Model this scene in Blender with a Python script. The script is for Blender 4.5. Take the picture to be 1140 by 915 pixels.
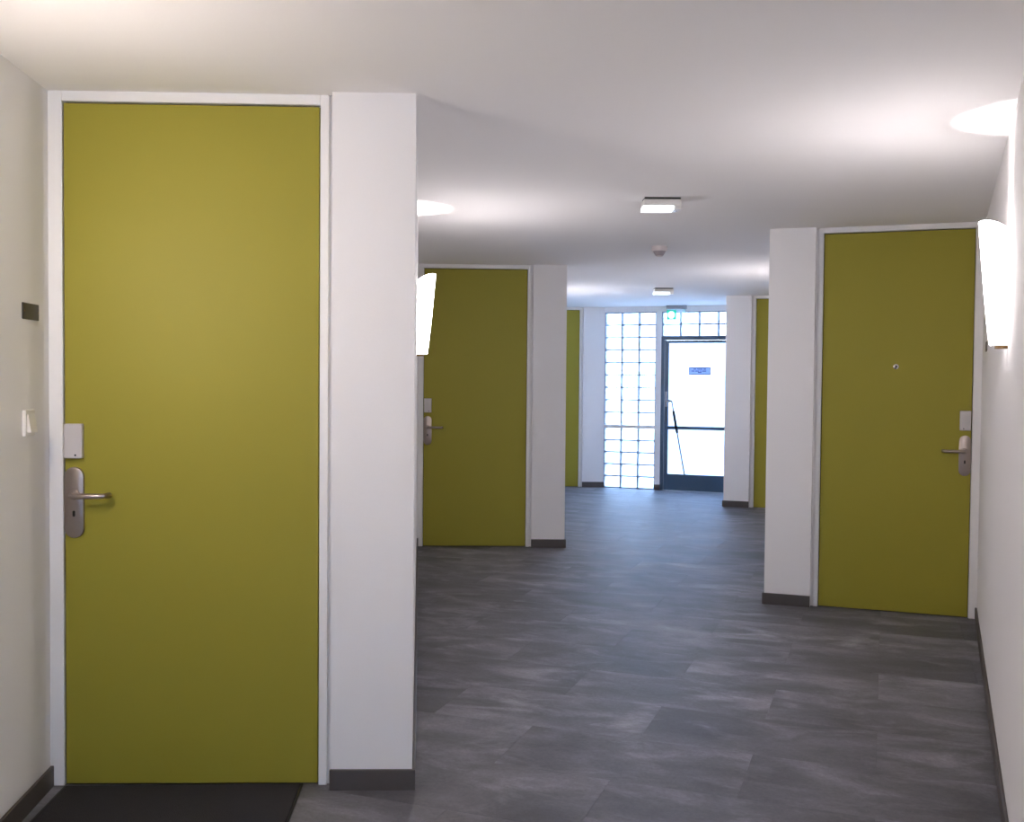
import bpy, bmesh, math, random
from mathutils import Matrix, Vector
random.seed(4)
R = math.radians
S = bpy.context.scene
C = S.collection
for o in list(bpy.data.objects):
    bpy.data.objects.remove(o)

# ------------------------------------------------------------------ camera
H = 2.53                                    # ceiling height
cam_d = bpy.data.cameras.new('camera')
cam_d.sensor_fit = 'HORIZONTAL'
cam_d.sensor_width = 36.0
cam_d.lens = 36.0 * 1150.0 / 1140.0
cam_d.clip_start = 0.02
cam = bpy.data.objects.new('camera', cam_d)
C.objects.link(cam)
cam.matrix_world = (Matrix.Translation((0, 0, 1.504)) @ Matrix.Rotation(R(90 - 1.7345), 4, 'X')
                    @ Matrix.Rotation(R(0.501), 4, 'Z'))
S.camera = cam

# ------------------------------------------------------------------ world, view
world = bpy.data.worlds.new('sky')
S.world = world
world.use_nodes = True
bg = world.node_tree.nodes['Background']
bg.inputs[0].default_value = (0.42, 0.64, 1.0, 1)
bg.inputs[1].default_value = 11.0
S.view_settings.view_transform = 'Standard'
S.view_settings.look = 'None'
S.view_settings.gamma = 1.0
S.view_settings.use_curve_mapping = False
S.view_settings.exposure = 1.5

LAMP_COL = (1.0, 0.925, 0.935)
WARM_COL = (1.0, 0.88, 0.80)
SHADE_EMIT = 13.6
BULB_W = 21.0

def portal(name, loc, rz, w, h):
    l = bpy.data.lights.new(name, 'AREA')
    l.shape = 'RECTANGLE'; l.size = w; l.size_y = h
    l.cycles.is_portal = True
    o = bpy.data.objects.new(name, l); C.objects.link(o)
    o.matrix_world = Matrix.Translation(loc) @ Matrix.Rotation(rz, 4, 'Z') @ Matrix.Rotation(R(-90), 4, 'X')
    return o

# ------------------------------------------------------------------ materials
def srgb(r, g, b):
    f = lambda c: ((c / 255 + 0.055) / 1.055) ** 2.4 if c > 10.3 else c / 255 / 12.92
    return (f(r), f(g), f(b), 1)

def new_mat(name):
    m = bpy.data.materials.new(name)
    m.use_nodes = True
    nt = m.node_tree
    return m, nt, nt.nodes['Principled BSDF']

def plain(name, col, rough=0.5, metal=0.0, bump=0.0, scale=60, var=0.03, spec=0.5):
    m, nt, p = new_mat(name)
    p.inputs['Roughness'].default_value = rough
    p.inputs['Metallic'].default_value = metal
    p.inputs['Specular IOR Level'].default_value = spec
    tc = nt.nodes.new('ShaderNodeTexCoord')
    nz = nt.nodes.new('ShaderNodeTexNoise')
    nz.inputs['Scale'].default_value = scale
    nz.inputs['Detail'].default_value = 4
    nt.links.new(tc.outputs['Object'], nz.inputs['Vector'])
    mx = nt.nodes.new('ShaderNodeMix'); mx.data_type = 'RGBA'
    mx.inputs[6].default_value = tuple(c * (1 - var) for c in col[:3]) + (1,)
    mx.inputs[7].default_value = tuple(min(1, c * (1 + var)) for c in col[:3]) + (1,)
    nt.links.new(nz.outputs['Fac'], mx.inputs[0])
    nt.links.new(mx.outputs[2], p.inputs['Base Color'])
    if bump:
        b = nt.nodes.new('ShaderNodeBump')
        b.inputs['Strength'].default_value = bump
        b.inputs['Distance'].default_value = 0.002
        nt.links.new(nz.outputs['Fac'], b.inputs['Height'])
        nt.links.new(b.outputs[0], p.inputs['Normal'])
    return m

def emitter(name, col, strength, base=(0.8, 0.8, 0.8, 1)):
    m, nt, p = new_mat(name)
    p.inputs['Base Color'].default_value = base
    p.inputs['Roughness'].default_value = 0.35
    p.inputs['Emission Color'].default_value = tuple(col[:3]) + (1,)
    p.inputs['Emission Strength'].default_value = strength
    return m

def frosted(name, clear, tint, gloss=0.05, rough=0.25, wavy=0.0):
    m, nt, p = new_mat(name)
    nt.nodes.remove(p)
    out = nt.nodes['Material Output']
    tr = nt.nodes.new('ShaderNodeBsdfTransparent'); tr.inputs[0].default_value = tint
    tl = nt.nodes.new('ShaderNodeBsdfTranslucent'); tl.inputs[0].default_value = tint
    gl = nt.nodes.new('ShaderNodeBsdfGlossy'); gl.inputs['Roughness'].default_value = rough
    m1 = nt.nodes.new('ShaderNodeMixShader'); m1.inputs[0].default_value = clear
    nt.links.new(tl.outputs[0], m1.inputs[1]); nt.links.new(tr.outputs[0], m1.inputs[2])
    m2 = nt.nodes.new('ShaderNodeMixShader'); m2.inputs[0].default_value = gloss
    nt.links.new(m1.outputs[0], m2.inputs[1]); nt.links.new(gl.outputs[0], m2.inputs[2])
    nt.links.new(m2.outputs[0], out.inputs[0])
    if wavy:
        tc = nt.nodes.new('ShaderNodeTexCoord')
        nz = nt.nodes.new('ShaderNodeTexNoise'); nz.inputs['Scale'].default_value = 14
        nt.links.new(tc.outputs['Object'], nz.inputs['Vector'])
        b = nt.nodes.new('ShaderNodeBump'); b.inputs['Strength'].default_value = wavy
        nt.links.new(nz.outputs['Fac'], b.inputs['Height'])
        nt.links.new(b.outputs[0], tl.inputs['Normal']); nt.links.new(b.outputs[0], gl.inputs['Normal'])
    return m

def floor_mat():
    m, nt, p = new_mat('vinyl_concrete')
    N, L = nt.nodes.new, nt.links.new
    tc = N('ShaderNodeTexCoord'); oi = N('ShaderNodeObjectInfo')
    off = N('ShaderNodeCombineXYZ')
    k = N('ShaderNodeMath'); k.operation = 'MULTIPLY'; k.inputs[1].default_value = 37.0
    L(oi.outputs['Random'], k.inputs[0])
    L(k.outputs[0], off.inputs[0]); L(k.outputs[0], off.inputs[1]); L(k.outputs[0], off.inputs[2])
    ad = N('ShaderNodeVectorMath'); ad.operation = 'ADD'
    L(tc.outputs['Object'], ad.inputs[0]); L(off.outputs[0], ad.inputs[1])
    def noise(sx, sy, scale, det, rgh=0.55):
        mp = N('ShaderNodeVectorMath'); mp.operation = 'MULTIPLY'
        mp.inputs[1].default_value = (sx, sy, 1)
        L(ad.outputs[0], mp.inputs[0])
        n = N('ShaderNodeTexNoise'); n.inputs['Scale'].default_value = scale
        n.inputs['Detail'].default_value = det; n.inputs['Roughness'].default_value = rgh
        n.inputs['Distortion'].default_value = 0.5
        L(mp.outputs[0], n.inputs['Vector'])
        return n
    def ramp(n, stops):
        r = N('ShaderNodeValToRGB')
        e = r.color_ramp.elements
        e[0].position, e[0].color = stops[0]
        e[1].position, e[1].color = stops[-1]
        for s in stops[1:-1]:
            q = e.new(s[0]); q.color = s[1]
        L(n.outputs['Fac'], r.inputs[0])
        return r
    g = lambda v: (v * 0.97, v * 0.96, v * 1.02, 1)
    cloud = noise(1.0, 1.7, 2.6, 6)
    streak = noise(1.0, 2.1, 2.3, 10, 0.62)
    grit = noise(1, 1, 60, 5, 0.7)
    r1 = ramp(cloud, [(0.30, g(0.085)), (0.5, g(0.140)), (0.72, g(0.215))])
    r2 = ramp(streak, [(0.49, g(0.0)), (0.58, g(0.28)), (0.72, g(1.0))])
    r3 = ramp(grit, [(0.25, g(0.78)), (0.75, g(1.20))])
    mx = N('ShaderNodeMix'); mx.data_type = 'RGBA'
    L(r1.outputs[0], mx.inputs[6]); mx.inputs[7].default_value = g(0.38)
    sc = N('ShaderNodeMath'); sc.operation = 'MULTIPLY'; sc.inputs[1].default_value = 0.75
    L(r2.outputs[0], sc.inputs[0]); L(sc.outputs[0], mx.inputs[0])
    mu = N('ShaderNodeMix'); mu.data_type = 'RGBA'; mu.blend_type = 'MULTIPLY'; mu.inputs[0].default_value = 1
    L(mx.outputs[2], mu.inputs[6]); L(r3.outputs[0], mu.inputs[7])
    tone = N('ShaderNodeMapRange'); tone.inputs[3].default_value = 0.82; tone.inputs[4].default_value = 1.18
    L(oi.outputs['Random'], tone.inputs[0])
    mv = N('ShaderNodeVectorMath'); mv.operation = 'SCALE'
    L(mu.outputs[2], mv.inputs[0]); L(tone.outputs[0], mv.inputs['Scale'])
    L(mv.outputs[0], p.inputs['Base Color'])
    rr = N('ShaderNodeMapRange'); rr.inputs[3].default_value = 0.44; rr.inputs[4].default_value = 0.66
    L(cloud.outputs['Fac'], rr.inputs[0]); L(rr.outputs[0], p.inputs['Roughness'])
    p.inputs['Specular IOR Level'].default_value = 0.35
    b = N('ShaderNodeBump'); b.inputs['Strength'].default_value = 0.25; b.inputs['Distance'].default_value = 0.0015
    L(grit.outputs['Fac'], b.inputs['Height']); L(b.outputs[0], p.inputs['Normal'])
    return m

def mat_fibre():
    m = plain('mat_fibre', srgb(55, 54, 57), 0.95, bump=1.0, scale=320, var=0.45, spec=0.1)
    return m

M = dict(
    wall=plain('wall_paint', (0.87, 0.855, 0.85, 1), 0.85, bump=0.25, scale=180, var=0.012, spec=0.2),
    ceil=plain('ceiling_paint', (0.88, 0.865, 0.86, 1), 0.9, bump=0.2, scale=140, var=0.012, spec=0.2),
    frame=plain('frame_white', (0.88, 0.87, 0.86, 1), 0.45, var=0.01),
    leaf=plain('olive_laminate', srgb(155, 146, 50), 0.55, bump=0.05, scale=220, var=0.02, spec=0.3),
    gap=plain('door_seal', srgb(40, 30, 22), 0.8),
    steel=plain('brushed_steel', srgb(168, 156, 150), 0.34, metal=1.0, scale=90, var=0.06),
    hole=plain('dark_hole', (0.01, 0.01, 0.01, 1), 0.6),
    card=plain('card_reader_plastic', srgb(205, 200, 200), 0.45, var=0.01),
    white=plain('white_plastic', srgb(228, 224, 218), 0.4, var=0.01),
    plaque=plain('bronze_plaque', srgb(40, 33, 24), 0.45, metal=0.0, var=0.1),
    greyplaque=plain('grey_plaque', srgb(105, 98, 92), 0.45, var=0.1),
    skirt=plain('grey_skirting', srgb(78, 72, 70), 0.5, var=0.08, scale=25),
    joint=plain('floor_joint', srgb(40, 39, 40), 0.8),
    floor=floor_mat(),
    mat=mat_fibre(),
    shade=emitter('opal_glass', LAMP_COL, SHADE_EMIT, (0.9, 0.9, 0.88, 1)),
    shade_warm=emitter('opal_glass_warm', WARM_COL, SHADE_EMIT * 1.35, (0.9, 0.9, 0.88, 1)),
    bulb=emitter('bulb_glass', LAMP_COL, 20.0),
    opal_in=plain('opal_inner', (0.55, 0.55, 0.54, 1), 0.6, var=0.01),
    brass=plain('dark_brass', srgb(120, 96, 66), 0.35, metal=0.9),
    chrome=plain('bright_chrome', srgb(225, 222, 214), 0.12, metal=1.0),
    diff=emitter('cool_diffuser', (0.80, 0.91, 1.0), 0.7),
    clearp=frosted('clear_acrylic', 0.8, (0.93, 0.97, 1, 1), 0.06, 0.08),
    alu=plain('grey_aluminium', srgb(150, 152, 160), 0.4, metal=0.5),
    rodm=plain('rod_steel', srgb(118, 120, 134), 0.4, metal=0.3),
    blue=plain('slate_blue_metal', srgb(62, 84, 104), 0.4, metal=0.0, var=0.03),
    pane=frosted('frosted_pane', 0.42, (0.50, 0.52, 0.56, 1), 0.05, 0.12),
    pane2=frosted('light_frosted_pane', 0.42, (0.70, 0.72, 0.74, 1), 0.05, 0.12),
    block=frosted('glass_block', 0.62, (0.74, 0.76, 0.79, 1), 0.05, 0.15, 0.25),
    mortar=plain('mortar', srgb(135, 143, 160), 0.8),
    sign=frosted('sign_paper', 0.05, (0.42, 0.47, 0.60, 1), 0.1, 0.5),
    ink=plain('sign_ink', srgb(52, 48, 80), 0.5),
    green=emitter('sign_green', (0.0, 0.42, 0.30), 0.45, srgb(0, 150, 120)),
    signwhite=emitter('sign_white', (0.85, 1.0, 0.97), 0.35),
    black=plain('black_foam', srgb(14, 14, 24), 0.75),
    sensor=plain('detector_plastic', srgb(222, 214, 210), 0.5, var=0.01),
    sensor_d=plain('detector_grille', srgb(165, 155, 158), 0.6),
    pave=plain('pale_paving', srgb(205, 196, 182), 0.9, scale=3, var=0.15),
)

# ------------------------------------------------------------------ mesh helpers
def box(bm, x0, x1, y0, y1, z0, z1, bev=0.0, seg=1):
    r = bmesh.ops.create_cube(bm, size=1.0)
    vs = r['verts']
    for v in vs:
        v.co = Vector((x0 + (v.co.x + .5) * (x1 - x0), y0 + (v.co.y + .5) * (y1 - y0), z0 + (v.co.z + .5) * (z1 - z0)))
    if bev:
        es = list({e for v in vs for e in v.link_edges})
        bmesh.ops.bevel(bm, geom=es, offset=bev, segments=seg, affect='EDGES', profile=0.5)

def prism(bm, pts, z0, z1):
    b = [bm.verts.new((x, y, z0)) for x, y in pts]
    t = [bm.verts.new((x, y, z1)) for x, y in pts]
    n = len(pts)
    bm.faces.new(b[::-1]); bm.faces.new(t)
    for i in range(n):
        j = (i + 1) % n
        bm.faces.new((b[i], b[j], t[j], t[i]))

def tube(bm, pts, rad, seg=12, cap=True):
    pts = [Vector(p) for p in pts]
    rings = []
    up = None
    for i, p in enumerate(pts):
        d = (pts[min(i + 1, len(pts) - 1)] - pts[max(i - 1, 0)]).normalized()
        if up is None:
            up = Vector((0, 0, 1)) if abs(d.z) < 0.9 else Vector((1, 0, 0))
        a = d.cross(up).normalized(); b = a.cross(d).normalized(); up = b
        r = rad[i] if isinstance(rad, (list, tuple)) else rad
        rings.append([bm.verts.new(p + (a * math.cos(t) + b * math.sin(t)) * r)
                      for t in [2 * math.pi * k / seg for k in range(seg)]])
    for i in range(len(rings) - 1):
        for k in range(seg):
            j = (k + 1) % seg
            bm.faces.new((rings[i][k], rings[i][j], rings[i + 1][j], rings[i + 1][k]))
    if cap:
        bm.faces.new(rings[0][::-1]); bm.faces.new(rings[-1])

def lathe(bm, prof, seg=32, axis='Z'):
    rings = []
    for r, z in prof:
        ring = []
        for k in range(seg):
            t = 2 * math.pi * k / seg
            co = (r * math.cos(t), r * math.sin(t), z) if axis == 'Z' else (r * math.cos(t), z, r * math.sin(t))
            ring.append(bm.verts.new(co))
        rings.append(ring)
    for i in range(len(rings) - 1):
        for k in range(seg):
            j = (k + 1) % seg
            bm.faces.new((rings[i][k], rings[i][j], rings[i + 1][j], rings[i + 1][k]))
    bm.faces.new(rings[0]); bm.faces.new(rings[-1])

def stadium(bm, cx, z0, z1, r, y0, y1, n=10, bev=0.0):
    pts = []
    for k in range(n + 1):
        t = math.pi * k / n
        pts.append((cx + r * math.cos(t), z1 - r + r * math.sin(t)))
    for k in range(n + 1):
        t = math.pi + math.pi * k / n
        pts.append((cx + r * math.cos(t), z0 + r + r * math.sin(t)))
    f = [bm.verts.new((x, y0, z)) for x, z in pts]
    b = [bm.verts.new((x, y1, z)) for x, z in pts]
    N = len(pts)
    face = bm.faces.new(f); bm.faces.new(b[::-1])
    for i in range(N):
        j = (i + 1) % N
        bm.faces.new((f[i], f[j], b[j], b[i]))
    if bev:
        bmesh.ops.bevel(bm, geom=list(face.edges), offset=bev, segments=2, affect='EDGES', profile=0.5)

def obj(name, bm, mat, parent=None, loc=None, rz=0.0, smooth=False):
    bmesh.ops.recalc_face_normals(bm, faces=bm.faces)
    me = bpy.data.meshes.new(name)
    bm.to_mesh(me); bm.free()
    me.materials.append(mat)
    if smooth:
        for p in me.polygons:
            p.use_smooth = True
        try:
            me.set_sharp_from_angle(angle=R(40))
        except Exception:
            pass
    o = bpy.data.objects.new(name, me)
    C.objects.link(o)
    if parent is not None:
        o.parent = parent
    if loc is not None:
        o.location = loc
    o.rotation_euler.z = rz
    return o

def mk(fn, *a, **k):
    bm = bmesh.new(); fn(bm, *a, **k); return bm

def empty(name, loc, rz=0.0):
    o = bpy.data.objects.new(name, None)
    C.objects.link(o)
    o.location = loc; o.rotation_euler.z = rz
    o.empty_display_size = 0.1
    return o

def tag(o, label=None, cat=None, group=None, kind=None):
    if label: o['label'] = label
    if cat: o['category'] = cat
    if group: o['group'] = group
    if kind: o['kind'] = kind
    return o

# ------------------------------------------------------------------ plan of the saw-tooth corridor
AL, AR = R(1.7), R(-19.8)
U1 = 1.325                                   # corner to column edge
COLU = 1.025                                 # where the pier face starts
def uL(k): return Vector((math.cos(AL), math.sin(AL)))
dL = Vector((math.cos(AL), math.sin(AL))); nL = Vector((-math.sin(AL), math.cos(AL)))
dR = Vector((math.cos(AR), math.sin(AR))); nR = Vector((-math.sin(AR), math.cos(AR)))
cL = [Vector((-0.355, 3.746)), Vector((0.481, 9.240)), Vector((1.294, 14.53))]     # free edges of the left piers
cR = [Vector((0.891, 1.550)), Vector((1.722, 6.975)), Vector((2.553, 12.40))]      # free edges of the right piers
oL = [c - dL * U1 for c in cL]               # inner corners, left
oR = [c + dR * U1 for c in cR]               # inner corners, right
T = 0.40
def PL(k, u, y): p = oL[k] + dL * u + nL * y; return (p.x, p.y)
def PR(k, u, y): p = oR[k] - dR * u + nR * y; return (p.x, p.y)

YB = -3.2
Lb = (-1.06, YB); Rb = (0.345, YB)
# end wall
AE = R(-21.5)
dE = Vector((math.cos(AE), math.sin(AE))); nE = Vector((-math.sin(AE), math.cos(AE)))
oE = cL[2].copy()
def PE(s, y): p = oE + dE * s + nE * y; return (p.x, p.y)
SE = 1.93

# floor --------------------------------------------------------------
fl = obj('floor', mk(box, -3.2, 5.4, YB - 0.4, 15.6, -0.10, -0.0045), M['joint'])
tag(fl, 'dark grey concrete-look vinyl floor of wide planks in the corridor', kind='structure')
AP = R(-19.9); PW, PLN = 0.47, 0.94
bmp = bmesh.new(); box(bmp, 0.0003, PLN - 0.0003, 0.0003, PW - 0.0003, -0.0045, 0.0, 0.0005)
pl_me = bpy.data.meshes.new('plank'); bmesh.ops.recalc_face_normals(bmp, faces=bmp.faces); bmp.to_mesh(pl_me); bmp.free()
pl_me.materials.append(M['floor'])
ca, sa = math.cos(AP), math.sin(AP)
def inside_corridor(x, y):
    # generous bounds of the corridor plan
    ax = 0.152
    c = ax * y + (0.36)
    return abs(x - c) < 3.0 and YB - 0.4 < y < 15.2
for row in range(-16, 27):
    v0 = 3.75 + row * PW
    sh = -1.42 if row % 2 == 0 else -0.95
    for k in range(-12, 12):
        u0 = sh + k * PLN
        mxp = (u0 + PLN / 2) * ca - (v0 + PW / 2) * sa
        myp = (u0 + PLN / 2) * sa + (v0 + PW / 2) * ca
        if not inside_corridor(mxp, myp):
            continue
        o = bpy.data.objects.new('plank', pl_me)
        C.objects.link(o)
        o.parent = fl
        o.location = (u0 * ca - v0 * sa, u0 * sa + v0 * ca, 0)
        o.rotation_euler.z = AP

# ceiling ------------------------------------------------------------
ce = obj('ceiling', mk(box, -3.2, 5.4, YB - 0.4, 15.6, H, H + 0.25), M['ceil'])
tag(ce, 'plain white plastered corridor ceiling', kind='structure')

# left wall ----------------------------------------------------------
bm = bmesh.new()
prism(bm, [Lb, PL(0, 0, 0), PL(0, 0, T), PL(0, -T, T), (Lb[0] - T, YB)], 0, H)
for k in range(3):
    prism(bm, [PL(k, 0.0, 0.14), PL(k, COLU, 0.14), PL(k, COLU, T), PL(k, 0.0, T)], 0, H)     # behind the door leaf
    if k < 2:
        prism(bm, [PL(k, COLU, 0), PL(k, U1, 0), PL(k + 1, 0, 0), PL(k + 1, 0, T), PL(k + 1, -T, T), PL(k, COLU, T)], 0, H)
    else:
        prism(bm, [PL(k, COLU, 0), PL(k, U1, 0), PE(0, 0.20), PL(k, COLU, T)], 0, H)
wl = tag(obj('wall_left', bm, M['wall']), 'white saw-tooth wall with piers on the left side', kind='structure')
# right wall ---------------------------------------------------------
bm = bmesh.new()
prism(bm, [Rb, PR(0, 0, 0), PR(0, 0, T), PR(0, -T, T), (Rb[0] + T, YB)], 0, H)
for k in range(3):
    y0 = 0.14 if k else 0.0
    prism(bm, [PR(k, 0.0, y0), PR(k, COLU, y0), PR(k, COLU, T), PR(k, 0.0, T)], 0, H)
    if k < 2:
        prism(bm, [PR(k, COLU, 0), PR(k, U1, 0), PR(k + 1, 0, 0), PR(k + 1, 0, T), PR(k + 1, -T, T), PR(k, COLU, T)], 0, H)
    else:
        prism(bm, [PR(k, COLU, 0), PR(k, U1, 0), PE(SE, 0.0), PE(SE, 0.3), PE(SE + T, 0.3), PR(k, COLU, T)], 0, H)
wr = tag(obj('wall_right', bm, M['wall']), 'white saw-tooth wall with piers on the right side', kind='structure')
bm = bmesh.new()
box(bm, -1.6, -0.75, YB - 0.3, YB, 0, H); box(bm, 0.05, 0.9, YB - 0.3, YB, 0, H)
box(bm, -0.75, 0.05, YB - 0.3, YB, 0, 0.90); box(bm, -0.75, 0.05, YB - 0.3, YB, 2.30, H)
wb = tag(obj('wall_back', bm, M['wall']), 'white wall closing the corridor behind the viewer', kind='structure')

# end wall: post between glass blocks and door, lintel strips --------
def ebox(bm, s0, s1, y0, y1, z0, z1):
    prism(bm, [PE(s0, y0), PE(s1, y0), PE(s1, y1), PE(s0, y1)], z0, z1)
bm = bmesh.new()
ebox(bm, 0.735, 0.812, -0.01, 0.14, 0, 2.455)
ebox(bm, 0.0, SE, -0.01, 0.14, 2.455, H)
we = tag(obj('wall_end', bm, M['wall']), 'narrow white post and lintel around the glass at the corridor end', kind='structure')

# baseboards ---------------------------------------------------------
def skirt(name, a, b, z=0.075, t=0.012):
    a, b = Vector(a), Vector(b)
    d = (b - a).normalized(); n = Vector((d.y, -d.x))       # right of travel: into the room on the left side
    bm = bmesh.new()
    prism(bm, [tuple(a), tuple(b), tuple(b + n * t), tuple(a + n * t)], 0, z)
    bmesh.ops.bevel(bm, geom=[e for e in bm.edges if all(v.co.z > z - 1e-4 for v in e.verts)], offset=0.002, segments=1, affect='EDGES')
    return tag(obj(name, bm, M['skirt']), kind='structure')
tag(skirt('baseboard_left', Lb, PL(0, 0, 0.04)), 'dark grey skirting along the wall left of the nearest door')
for k in range(3):
    tag(skirt('baseboard_left', PL(k, COLU, 0), PL(k, U1 + 0.012, 0)), ['dark grey skirting on the nearest left pier', 'dark grey skirting on the middle left pier', 'dark grey skirting on the far left pier beside the glass blocks'][k])
    if k < 2:
        tag(skirt('baseboard_left', PL(k, U1, 0), PL(k + 1, 0, 0.03)), ['dark grey skirting behind the nearest left pier', 'dark grey skirting behind the middle left pier'][k])
tag(skirt('baseboard_right', PR(0, 0, 0), Rb), 'dark grey skirting behind the viewer on the right')
for k in range(3):
    tag(skirt('baseboard_right', PR(k, U1 + 0.012, 0), PR(k, COLU if k else 0, 0)), ['dark grey skirting just out of view on the near right pier', 'dark grey skirting on the right pier beside the near right door', 'dark grey skirting on the far right pier beside the glass exit door'][k])
    if k < 2:
        tag(skirt('baseboard_right', PR(k + 1, 0, 0.03), PR(k, U1, 0)), ['dark grey skirting along the wall right of the near right door', 'dark grey skirting behind the near right pier'][k])
tag(skirt('baseboard_right', PE(SE, -0.005), PR(2, U1, 0)), 'dark grey skirting beside the glass exit door')
tag(skirt('baseboard_end', PE(0.728, -0.01), PE(0.812, -0.01)), 'short dark grey skirting on the post left of the exit door')

# ------------------------------------------------------------------ olive doors
def make_door(n, k, side, label, hardware=True, peephole=None, plate_label=None):
    m = 1 if side == 'L' else -1
    o = oL[k] if side == 'L' else oR[k]
    root = empty('door_%d' % n, (o.x, o.y, 0), AL if side == 'L' else AR)
    tag(root, label, 'door', kind='structure')
    FY = 0.040                                # face of the frame behind the pier face
    HT = H - 0.036
    def bx(name, mat, u0, u1, y0, y1, z0, z1, bev=0.0, parent=root, seg=1):
        bm = bmesh.new()
        box(bm, min(m * u0, m * u1), max(m * u0, m * u1), y0, y1, z0, z1, bev, seg)
        return obj(name, bm, mat, parent)
    bx('frame_jamb', M['frame'], 0.0, 0.050, FY, 0.14, 0, H, 0.002)
    bx('frame_jamb', M['frame'], 0.977, 1.008, FY, 0.14, 0, H, 0.002)
    bx('frame_head', M['frame'], 0.050, 0.977, FY, 0.14, HT, H, 0.002)
    bx('jamb_filler', M['wall'], 1.008, COLU, 0.055, 0.14, 0, H)
    bx('door_seal', M['gap'], 0.050, 0.977, 0.085, 0.10, 0.0, HT)  # dark sheet behind the leaf, shade of the gap put into its colour
    LY = FY + 0.006
    leaf = bx('door_leaf', M['leaf'], 0.0545, 0.9725, LY, 0.085, 0.006, HT - 0.007, 0.0015)
    if hardware:
        bx('card_reader', M['card'], 0.058, 0.124, LY - 0.024, LY, 1.205, 1.331, 0.004, seg=2)
        cr = root.children[-1] if False else None
        bm = bmesh.new(); lathe(bm, [(0.0035, 0.0), (0.0035, 0.004)], 12, 'Y')
        led = obj('indicator_lamp', bm, M['hole'], root, (m * 0.101, LY - 0.0265, 1.217))
        bm = bmesh.new()
        stadium(bm, m * 0.090, 0.914, 1.173, 0.035, LY - 0.011, LY, 12, 0.003)
        pl = obj('lock_plate', bm, M['steel'], root, smooth=True)
        if plate_label: pl['label'] = plate_label
        pts = [(0.093, LY - 0.006, 1.072), (0.093, LY - 0.042, 1.072), (0.097, LY - 0.053, 1.072), (0.108, LY - 0.060, 1.072),
               (0.150, LY - 0.061, 1.072), (0.195, LY - 0.060, 1.072), (0.212, LY - 0.055, 1.072), (0.219, LY - 0.042, 1.072), (0.219, LY - 0.016, 1.072)]
        bm = bmesh.new(); tube(bm, [(m * x, y, z) for x, y, z in pts], [0.011] * 3 + [0.010] * 6, 14)
        obj('lever', bm, M['steel'], pl, smooth=True)
        bm = bmesh.new(); lathe(bm, [(0.019, 0.0), (0.019, -0.006), (0.016, -0.009)], 24, 'Y')
        obj('lever_collar', bm, M['steel'], pl, (m * 0.093, LY - 0.010, 1.072), smooth=True)
        bm = bmesh.new()
        stadium(bm, m * 0.090, 0.992, 1.014, 0.0045, LY - 0.0125, LY - 0.008, 8)
        obj('keyhole', bm, M['hole'], pl)
    if peephole:
        bm = bmesh.new(); lathe(bm, [(0.0170, 0.0), (0.0170, -0.003), (0.013, -0.006)], 24, 'Y')
        ph = obj('peephole', bm, M[peephole], root, (m * 0.513, LY, 1.611), smooth=True)
        bm = bmesh.new(); lathe(bm, [(0.0075, -0.004), (0.0075, -0.0072)], 16, 'Y')
        obj('peephole_lens', bm, M['hole'], ph)
    return root

make_door(1, 0, 'L', 'large olive green door nearest on the left with steel lever and doormat', True, None)
make_door(2, 1, 'L', 'olive green door behind the nearest left pier, partly behind the wall lamp')
make_door(3, 2, 'L', 'narrow visible strip of the far left olive green door', True)
make_door(4, 1, 'R', 'olive green door on the right with a peephole beside the wall lamp', True, 'chrome')
make_door(5, 2, 'R', 'narrow visible strip of the far right olive green door', True)

# ------------------------------------------------------------------ glass block window at the end
def pos_e(s, y, z): p = PE(s, y); return (p[0], p[1], z)
win = empty('window_1', pos_e(0, 0, 0), AE)
tag(win, 'tall panel of stacked glass blocks left of the exit door', 'window', kind='structure')
SW = 0.735
def gridbars(parent, xs, zs, x0, x1, z0, z1, t=0.018):
    for i, x in enumerate(xs):
        obj('vertical_joint', mk(box, x - t / 2, x + t / 2, 0.006, 0.098, z0, z1), M['mortar'], parent)
    for i, z in enumerate(zs):
        obj('horizontal_joint', mk(box, x0, x1, 0.008, 0.096, z - t * 0.45, z + t * 0.45), M['mortar'], parent)
cols = [0.0, 0.245, 0.490, SW]
rows_lo = [0.0 + i * (0.838 / 5) for i in range(6)]
rows_hi = [0.887 + i * ((2.455 - 0.887) / 9) for i in range(10)]
gridbars(win, [0.005] + cols[1:-1] + [SW - 0.005], rows_lo[1:-1] + rows_hi[1:-1] + [0.005, 2.45], 0, SW, 0, 2.455)
obj('transom_bar', mk(box, 0, SW, 0.0, 0.10, 0.838, 0.887, 0.003), M['wall'], win)
def glass_block(parent, x0, x1, z0, z1):
    g = 0.0095
    bm = bmesh.new()
    box(bm, x0 + g, x1 - g, 0.012, 0.092, z0 + g, z1 - g, 0.008, 2)
    return obj('glass_block', bm, M['block'], parent, smooth=True)
for rr in (rows_lo, rows_hi):
    for j in range(len(rr) - 1):
        for i in range(3):
            glass_block(win, cols[i], cols[i + 1], rr[j], rr[j + 1])
win2 = empty('window_2', pos_e(0, 0, 0), AE)
tag(win2, 'two rows of glass blocks above the exit door', 'window', kind='structure')
tx = [0.812 + 0.2575 * i for i in range(5)]; tx[-1] = SE
tz = [2.112, 2.283, 2.455]
gridbars(win2, [0.817] + tx[1:-1], [2.117, 2.283, 2.45], 0.812, SE, 2.112, 2.455)
for j in range(2):
    for i in range(4):
        glass_block(win2, tx[i], tx[i + 1], tz[j], tz[j + 1])

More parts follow.
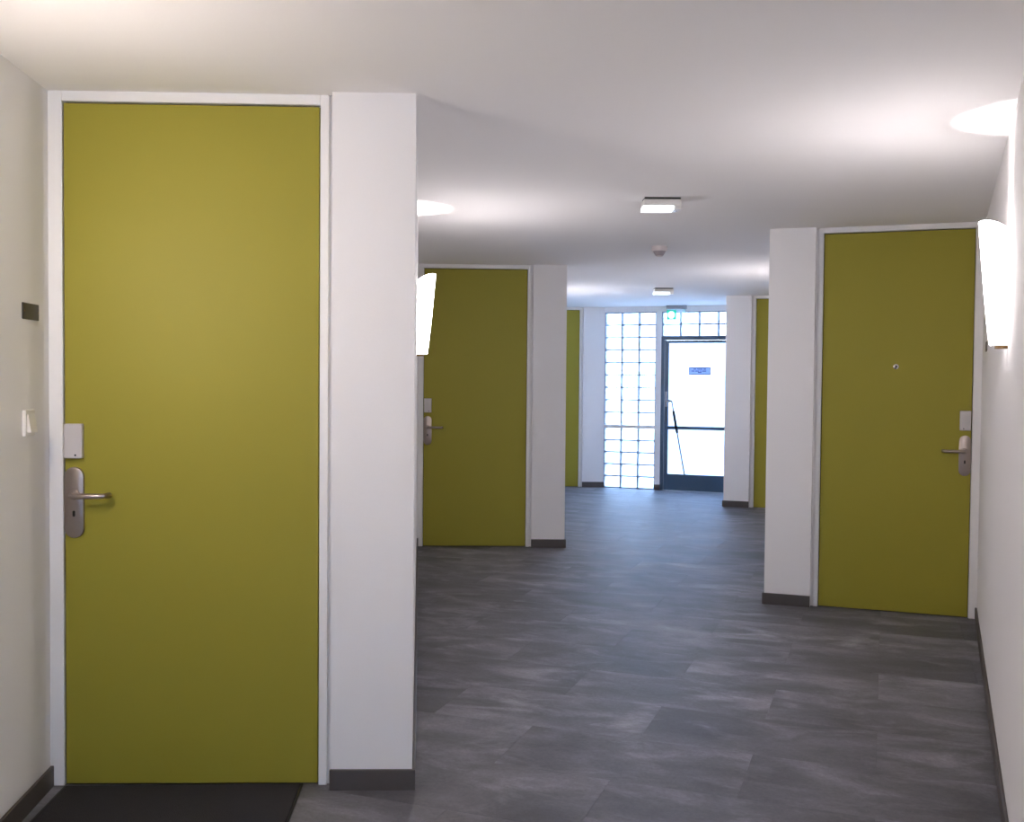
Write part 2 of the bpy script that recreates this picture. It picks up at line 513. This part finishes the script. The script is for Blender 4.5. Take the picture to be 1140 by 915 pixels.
# frosted window behind the viewer (its cool daylight lies on every face turned to the camera)
win3 = empty('window_3', (-0.35, YB, 0))  # 0.78 m wide
tag(win3, 'frosted window behind the viewer', 'window', kind='structure')
for (x0, x1, z0, z1) in ((-0.40, -0.35, 0.90, 2.30), (0.35, 0.40, 0.90, 2.30), (-0.35, 0.35, 0.90, 0.95), (-0.35, 0.35, 2.25, 2.30)):
    obj('window_frame', mk(box, x0, x1, -0.14, -0.06, z0, z1, 0.002), M['blue'], win3)
for (z0, z1) in ((0.95, 2.25),):
    obj('glass_pane', mk(box, -0.35, 0.35, -0.104, -0.096, z0, z1), M['pane2'], win3)
portal('window_portal', (-0.35, YB - 0.16, 1.60), 0.0, 0.78, 1.38)
pe = PE(0.97, 0.16)
portal('end_portal', (pe[0], pe[1], 1.24), AE + math.pi, 1.92, 2.42)

# ------------------------------------------------------------------ glass exit door
ex = empty('door_6', pos_e(0, 0, 0), AE)
tag(ex, 'slate blue framed frosted glass exit door at the corridor end', 'door', kind='structure')
DX0, DX1 = 0.812, SE
def exb(name, mat, x0, x1, y0, y1, z0, z1, bev=0.002, parent=ex):
    return obj(name, mk(box, x0, x1, y0, y1, z0, z1, bev), M[mat], parent)
exb('frame_jamb', 'blue', DX0, DX0 + 0.045, -0.012, 0.09, 0, 2.112)
exb('frame_jamb', 'blue', DX1 - 0.045, DX1, -0.012, 0.09, 0, 2.112)
exb('frame_head', 'blue', DX0 + 0.045, DX1 - 0.045, -0.012, 0.09, 2.066, 2.112)
a0, a1 = DX0 + 0.049, DX1 - 0.049
exb('leaf_stile', 'blue', a0, a0 + 0.050, 0.008, 0.06, 0.004, 2.062)
exb('leaf_stile', 'blue', a1 - 0.050, a1, 0.008, 0.06, 0.004, 2.062)
exb('leaf_top_rail', 'blue', a0 + 0.050, a1 - 0.050, 0.008, 0.06, 2.026, 2.062)
exb('leaf_middle_rail', 'blue', a0 + 0.050, a1 - 0.050, 0.008, 0.06, 0.843, 0.886)
exb('kick_panel', 'blue', a0 + 0.050, a1 - 0.050, 0.008, 0.06, 0.004, 0.226)
exb('glass_pane', 'pane', a0 + 0.046, a1 - 0.046, 0.030, 0.038, 0.222, 0.846, 0.0)
exb('glass_pane', 'pane', a0 + 0.046, a1 - 0.046, 0.030, 0.038, 0.883, 2.030, 0.0)
hp = exb('handle_plate', 'alu', a0 + 0.008, a0 + 0.040, 0.000, 0.008, 1.15, 1.36)
bm = bmesh.new()
tube(bm, [(a0 + 0.022, 0.0, 1.222), (a0 + 0.022, -0.045, 1.222), (a0 + 0.028, -0.056, 1.222), (a0 + 0.045, -0.060, 1.222), (a0 + 0.135, -0.060, 1.222)], 0.009, 10)
obj('lever', bm, M['chrome'], ex, smooth=True)

# notice stuck to the glass
nt_ = empty('door_notice', pos_e(1.338, 0.030, 1.590), AE)
tag(nt_, 'small framed notice on the frosted glass of the exit door', 'sign')
for (x0, x1, z0, z1) in ((-0.147, -0.137, 0, 0.108), (0.137, 0.147, 0, 0.108), (-0.137, 0.137, 0, 0.010), (-0.137, 0.137, 0.098, 0.108)):
    obj('sign_border', mk(box, x0, x1, -0.007, 0, z0, z1), M['ink'], nt_)
obj('sign_paper', mk(box, -0.137, 0.137, -0.005, -0.003, 0.010, 0.098), M['sign'], nt_)
bm = bmesh.new()
for (z, segs) in ((0.074, [(-0.085, -0.045), (-0.035, 0.040), (0.052, 0.086)]), (0.048, [(-0.112, -0.068), (-0.060, -0.006), (0.004, 0.024), (0.032, 0.090)]), (0.028, [(-0.024, 0.026)])):
    for a, b in segs:
        box(bm, a, b, -0.0068, -0.0055, z, z + 0.012)
obj('print_line', bm, M['ink'], nt_)

# crank rod hanging at the exit door handle
rod = empty('crank_rod', pos_e(0, 0, 0), AE)
tag(rod, 'thin metal crank rod with black grip leaning on the exit door handle', 'rod')
def lerp3(a, b, t): return tuple(a[i] + (b[i] - a[i]) * t for i in range(3))
p_top = (0.985, -0.075, 1.205); p_bot = (1.160, -0.030, 0.226)
g0, g1 = lerp3(p_top, p_bot, 0.11), lerp3(p_top, p_bot, 0.42)
hk = [(0.930, -0.074, 1.2385), (0.962, -0.075, 1.2385), (0.976, -0.075, 1.234), (0.983, -0.075, 1.220), p_top]
obj('hook', mk(tube, hk + [g0], 0.0095, 8), M['rodm'], rod, smooth=True)
obj('grip', mk(tube, [g0, lerp3(g0, g1, .03), lerp3(g0, g1, .97), g1], [0.013, 0.019, 0.019, 0.013], 12), M['black'], rod, smooth=True)
obj('shaft', mk(tube, [g1, p_bot], 0.0105, 8), M['rodm'], rod, smooth=True)

# exterior ground seen through the glass
gr = tag(obj('ground', mk(box, -6, 14, 15.7, 40, -0.35, -0.12), M['pave']), 'pale paving outside behind the glass', kind='structure')

# ------------------------------------------------------------------ wall lamps
def make_lamp(p, d, label, warm=False, group='half-cone wall lamps'):
    """p: wall point (x, y); d: direction along the wall with the room on its right-hand side."""
    ang = math.atan2(d.y, d.x)
    root = empty('wall_lamp', (p.x, p.y, 1.655), ang)
    tag(root, label, 'lamp', group)
    hgt, rt, rb = 0.480, 0.108, 0.060
    # shade: half cone shell, open at the top, y<0 is the room side
    n, th, nz = 28, 0.004, 10
    bm = bmesh.new()
    def ring(r, z, y0): return [bm.verts.new((r * math.cos(math.pi + math.pi * i / n), y0 + r * math.sin(math.pi + math.pi * i / n), z - 0.046 * (z / hgt) ** 3 * (1 - math.sin(math.pi * i / n)) ** 2)) for i in range(n + 1)]
    outer, inner = [], []
    for j in range(nz + 1):
        t = j / nz
        r = rb + (rt - rb) * (t ** 0.85)
        outer.append(ring(r, hgt * t, -0.004))
        inner.append(ring(r - th, hgt * t, -0.004))
    for A, flip in ((outer, False), (inner, True)):
        for j in range(nz):
            for i in range(n):
                q = (A[j][i], A[j][i + 1], A[j + 1][i + 1], A[j + 1][i])
                fc = bm.faces.new(q[::-1] if flip else q)
                fc.material_index = 1 if flip else 0
    for i in range(n):
        bm.faces.new((outer[nz][i], outer[nz][i + 1], inner[nz][i + 1], inner[nz][i]))
        bm.faces.new((outer[0][i], inner[0][i], inner[0][i + 1], outer[0][i + 1]))
    for j in range(nz):
        bm.faces.new((outer[j][0], inner[j][0], inner[j + 1][0], outer[j + 1][0]))
        bm.faces.new((outer[j][n], outer[j + 1][n], inner[j + 1][n], inner[j][n]))
    sh = obj('shade', bm, M['shade_warm' if warm else 'shade'], root, smooth=True)
    sh.data.materials.append(M['opal_in'])
    obj('back_plate', mk(box, -0.045, 0.045, -0.012, 0, 0.02, 0.36, 0.003), M['white'], root)
    bm = bmesh.new()
    pts = [(0.056 * math.cos(math.pi + math.pi * i / 16), 0.056 * math.sin(math.pi + math.pi * i / 16)) for i in range(17)]
    prism(bm, pts, -0.002, 0.006)
    obj('shade_base', bm, M['white'], root)
    bm = bmesh.new()
    pts = [(0.040 * math.cos(math.pi + math.pi * i / 16), 0.045 * math.sin(math.pi + math.pi * i / 16)) for i in range(17)]
    prism(bm, pts, -0.014, -0.002)
    obj('bottom_cap', bm, M['brass'], root)
    obj('socket', mk(lathe, [(0.016, 0.006), (0.016, 0.09), (0.013, 0.10)], 16), M['white'], root, (0, -0.045, 0), smooth=True)
    obj('bulb', mk(lathe, [(0.010, 0.10), (0.016, 0.12), (0.018, 0.16), (0.014, 0.19), (0.004, 0.20)], 16), M['bulb'], root, (0, -0.045, 0), smooth=True)
    ld = bpy.data.lights.new('bulb_light', 'POINT')
    ld.energy = BULB_W * (0.55 if warm else 1.0); ld.color = WARM_COL if warm else LAMP_COL; ld.shadow_soft_size = 0.022
    lo = bpy.data.objects.new('bulb_light', ld)
    C.objects.link(lo); lo.parent = root; lo.location = (0, -0.050, 0.215)
    return root

def on_line(a, b, y):
    a, b = Vector(a), Vector(b)
    t = (y - a.y) / (b.y - a.y)
    return a + (b - a) * t
dl0 = (Vector(PL(0, 0, 0)) - Vector(Lb)).normalized()
dl1 = (oL[1] - cL[0]).normalized(); dl2 = (oL[2] - cL[1]).normalized()
dr0 = (Vector(Rb) - oR[0]).normalized()
dr1 = (cR[0] - oR[1]).normalized(); dr2 = (cR[1] - oR[2]).normalized()
make_lamp(on_line(cL[0], oL[1], 6.25), dl1, 'glowing half-cone wall lamp in front of the second left door')
make_lamp(on_line(cR[0], oR[1], 4.02), dr1, 'glowing half-cone wall lamp on the right wall beside the right door')
make_lamp(on_line(Lb, oL[0], 2.50), dl0, 'half-cone wall lamp left of the nearest door, outside the picture', True)
make_lamp(on_line(cL[1], oL[2], 11.75), dl2, 'half-cone wall lamp hidden behind the middle left pier')
make_lamp(on_line(cR[1], oR[2], 9.40), dr2, 'half-cone wall lamp hidden behind the near right pier')
make_lamp(on_line(oR[0], Rb, -1.45), dr0, 'half-cone wall lamp on the right behind the viewer')

# ------------------------------------------------------------------ ceiling fittings
def make_emergency(x, y, label):
    root = empty('emergency_light', (x, y, H), R(0.5))
    tag(root, label, 'light', 'emergency lights on the ceiling')
    obj('mounting_plate', mk(box, -0.100, 0.100, -0.002, 0.12, -0.010, 0.0), M['hole'], root)  # dark plate stands in for the shadow gap under the ceiling
    obj('housing', mk(box, -0.105, 0.105, 0.0, 0.125, -0.044, -0.010, 0.003), M['white'], root)
    obj('diffuser', mk(box, -0.108, 0.066, 0.008, 0.118, -0.068, -0.044, 0.004), M['diff'], root)
    obj('end_cap', mk(box, 0.0665, 0.106, 0.006, 0.120, -0.066, -0.044, 0.004), M['white'], root)
    obj('test_button', mk(lathe, [(0.006, -0.0005), (0.006, -0.004)], 12), M['alu'], root, (0.086, 0.06, -0.0655))
    return root
make_emergency(0.832, 5.80, 'white box emergency light on the ceiling, nearer of two')
make_emergency(1.665, 11.42, 'white box emergency light on the ceiling, farther of two')

sd = empty('smoke_detector', (1.115, 7.92, H))
tag(sd, 'small round white smoke detector on the ceiling between the two lights', 'smoke detector')
obj('base', mk(lathe, [(0.060, 0), (0.060, -0.026), (0.054, -0.036)], 32), M['sensor'], sd, smooth=True)
obj('sensor_head', mk(lathe, [(0.048, -0.036), (0.042, -0.050), (0.028, -0.070), (0.020, -0.072)], 32), M['sensor_d'], sd, smooth=True)
obj('cage_cap', mk(lathe, [(0.023, -0.071), (0.023, -0.077), (0.015, -0.079)], 24), M['sensor'], sd, smooth=True)

es = empty('exit_sign', (2.215, 14.02, H), R(-8))
tag(es, 'hanging exit sign with green pictogram above the glass door', 'sign')
obj('bracket', mk(box, -0.137, 0.137, -0.020, 0.020, -0.050, 0.0, 0.003), M['alu'], es)
obj('panel', mk(box, -0.132, 0.132, -0.003, 0.003, -0.205, -0.050), M['clearp'], es)
pk = obj('pictogram', mk(box, -0.128, -0.003, -0.006, -0.003, -0.192, -0.066), M['green'], es)
bm = bmesh.new()
octo = [(-0.068 + 0.050 * math.cos(math.pi / 8 + math.pi / 4 * i), -0.130 + 0.054 * math.sin(math.pi / 8 + math.pi / 4 * i)) for i in range(8)]
f = [bm.verts.new((x, -0.0075, z)) for x, z in octo]; b = [bm.verts.new((x, -0.006, z)) for x, z in octo]
bm.faces.new(f); bm.faces.new(b[::-1])
for i in range(8):
    bm.faces.new((f[i], f[(i + 1) % 8], b[(i + 1) % 8], b[i]))
obj('white_mark', bm, M['signwhite'], pk)
obj('edge_clip', mk(box, 0.096, 0.102, -0.006, -0.003, -0.110, -0.052), M['green'], es)

# ------------------------------------------------------------------ small wall things
def wall_root(name, a, b, s, z, label, cat):
    """s metres from corner a towards b on a wall; local y<0 is the room side."""
    a, b = Vector(a), Vector(b)
    d = (b - a).normalized(); p = a + d * s
    left = name_side
    ang = math.atan2(-d.y, -d.x) if left == 'L' else math.atan2(d.y, d.x)
    r = empty(name, (p.x, p.y, z), ang)
    return tag(r, label, cat)
name_side = 'L'
pq = wall_root('door_plaque', oL[0], Lb, 0.135, 1.696, 'small dark bronze plaque on the left wall above the switch', 'plaque')
obj('plate', mk(box, -0.072, 0.072, -0.006, 0, 0, 0.056, 0.0015), M['plaque'], pq)
for sx in (-0.064, 0.064):
    obj('screw', mk(lathe, [(0.003, 0), (0.003, -0.0015)], 10, 'Y'), M['brass'], pq, (sx, -0.006, 0.028))
sw = wall_root('light_switch', oL[0], Lb, 0.165, 1.296, 'white rocker light switch on the left wall beside the door', 'switch')
obj('cover_frame', mk(box, -0.043, 0.043, -0.012, 0, 0, 0.090, 0.003, 2), M['white'], sw)
bm = bmesh.new()
v = [bm.verts.new(c) for c in [(-0.030, -0.012, 0.014), (0.030, -0.012, 0.014), (0.030, -0.012, 0.076), (-0.030, -0.012, 0.076),
                               (-0.030, -0.025, 0.014), (0.030, -0.025, 0.014), (0.030, -0.015, 0.076), (-0.030, -0.015, 0.076)]]
for q in [(4, 5, 6, 7), (0, 1, 5, 4), (1, 2, 6, 5), (2, 3, 7, 6), (3, 0, 4, 7), (0, 3, 2, 1)]:
    bm.faces.new([v[i] for i in q])
obj('rocker', bm, M['white'], sw)
name_side = 'R'
pr = wall_root('door_plaque', oR[1], cR[0], 0.62, 1.690, 'small grey plaque on the right wall below the lamp', 'plaque')
obj('plate', mk(box, -0.072, 0.072, -0.006, 0, 0, 0.056, 0.0015), M['greyplaque'], pr)

# ------------------------------------------------------------------ doormat
dm = empty('doormat', (PL(0, 0, 0)[0] + 0.50, 3.50, 0), R(3.0))
tag(dm, 'dark charcoal doormat lying before the nearest left door', 'doormat')
bm = bmesh.new()
box(bm, -0.425, 0.425, -0.26, 0.25, 0.0005, 0.010, 0.003)
obj('pile', bm, M['mat'], dm)
bm = bmesh.new()
for (x0, x1, y0, y1) in ((-0.433, 0.433, -0.268, -0.2605), (-0.433, 0.433, 0.2505, 0.258), (-0.433, -0.4255, -0.2605, 0.2505), (0.4255, 0.433, -0.2605, 0.2505)):
    box(bm, x0, x1, y0, y1, 0.0005, 0.005)
obj('rubber_edge', bm, M['hole'], dm)
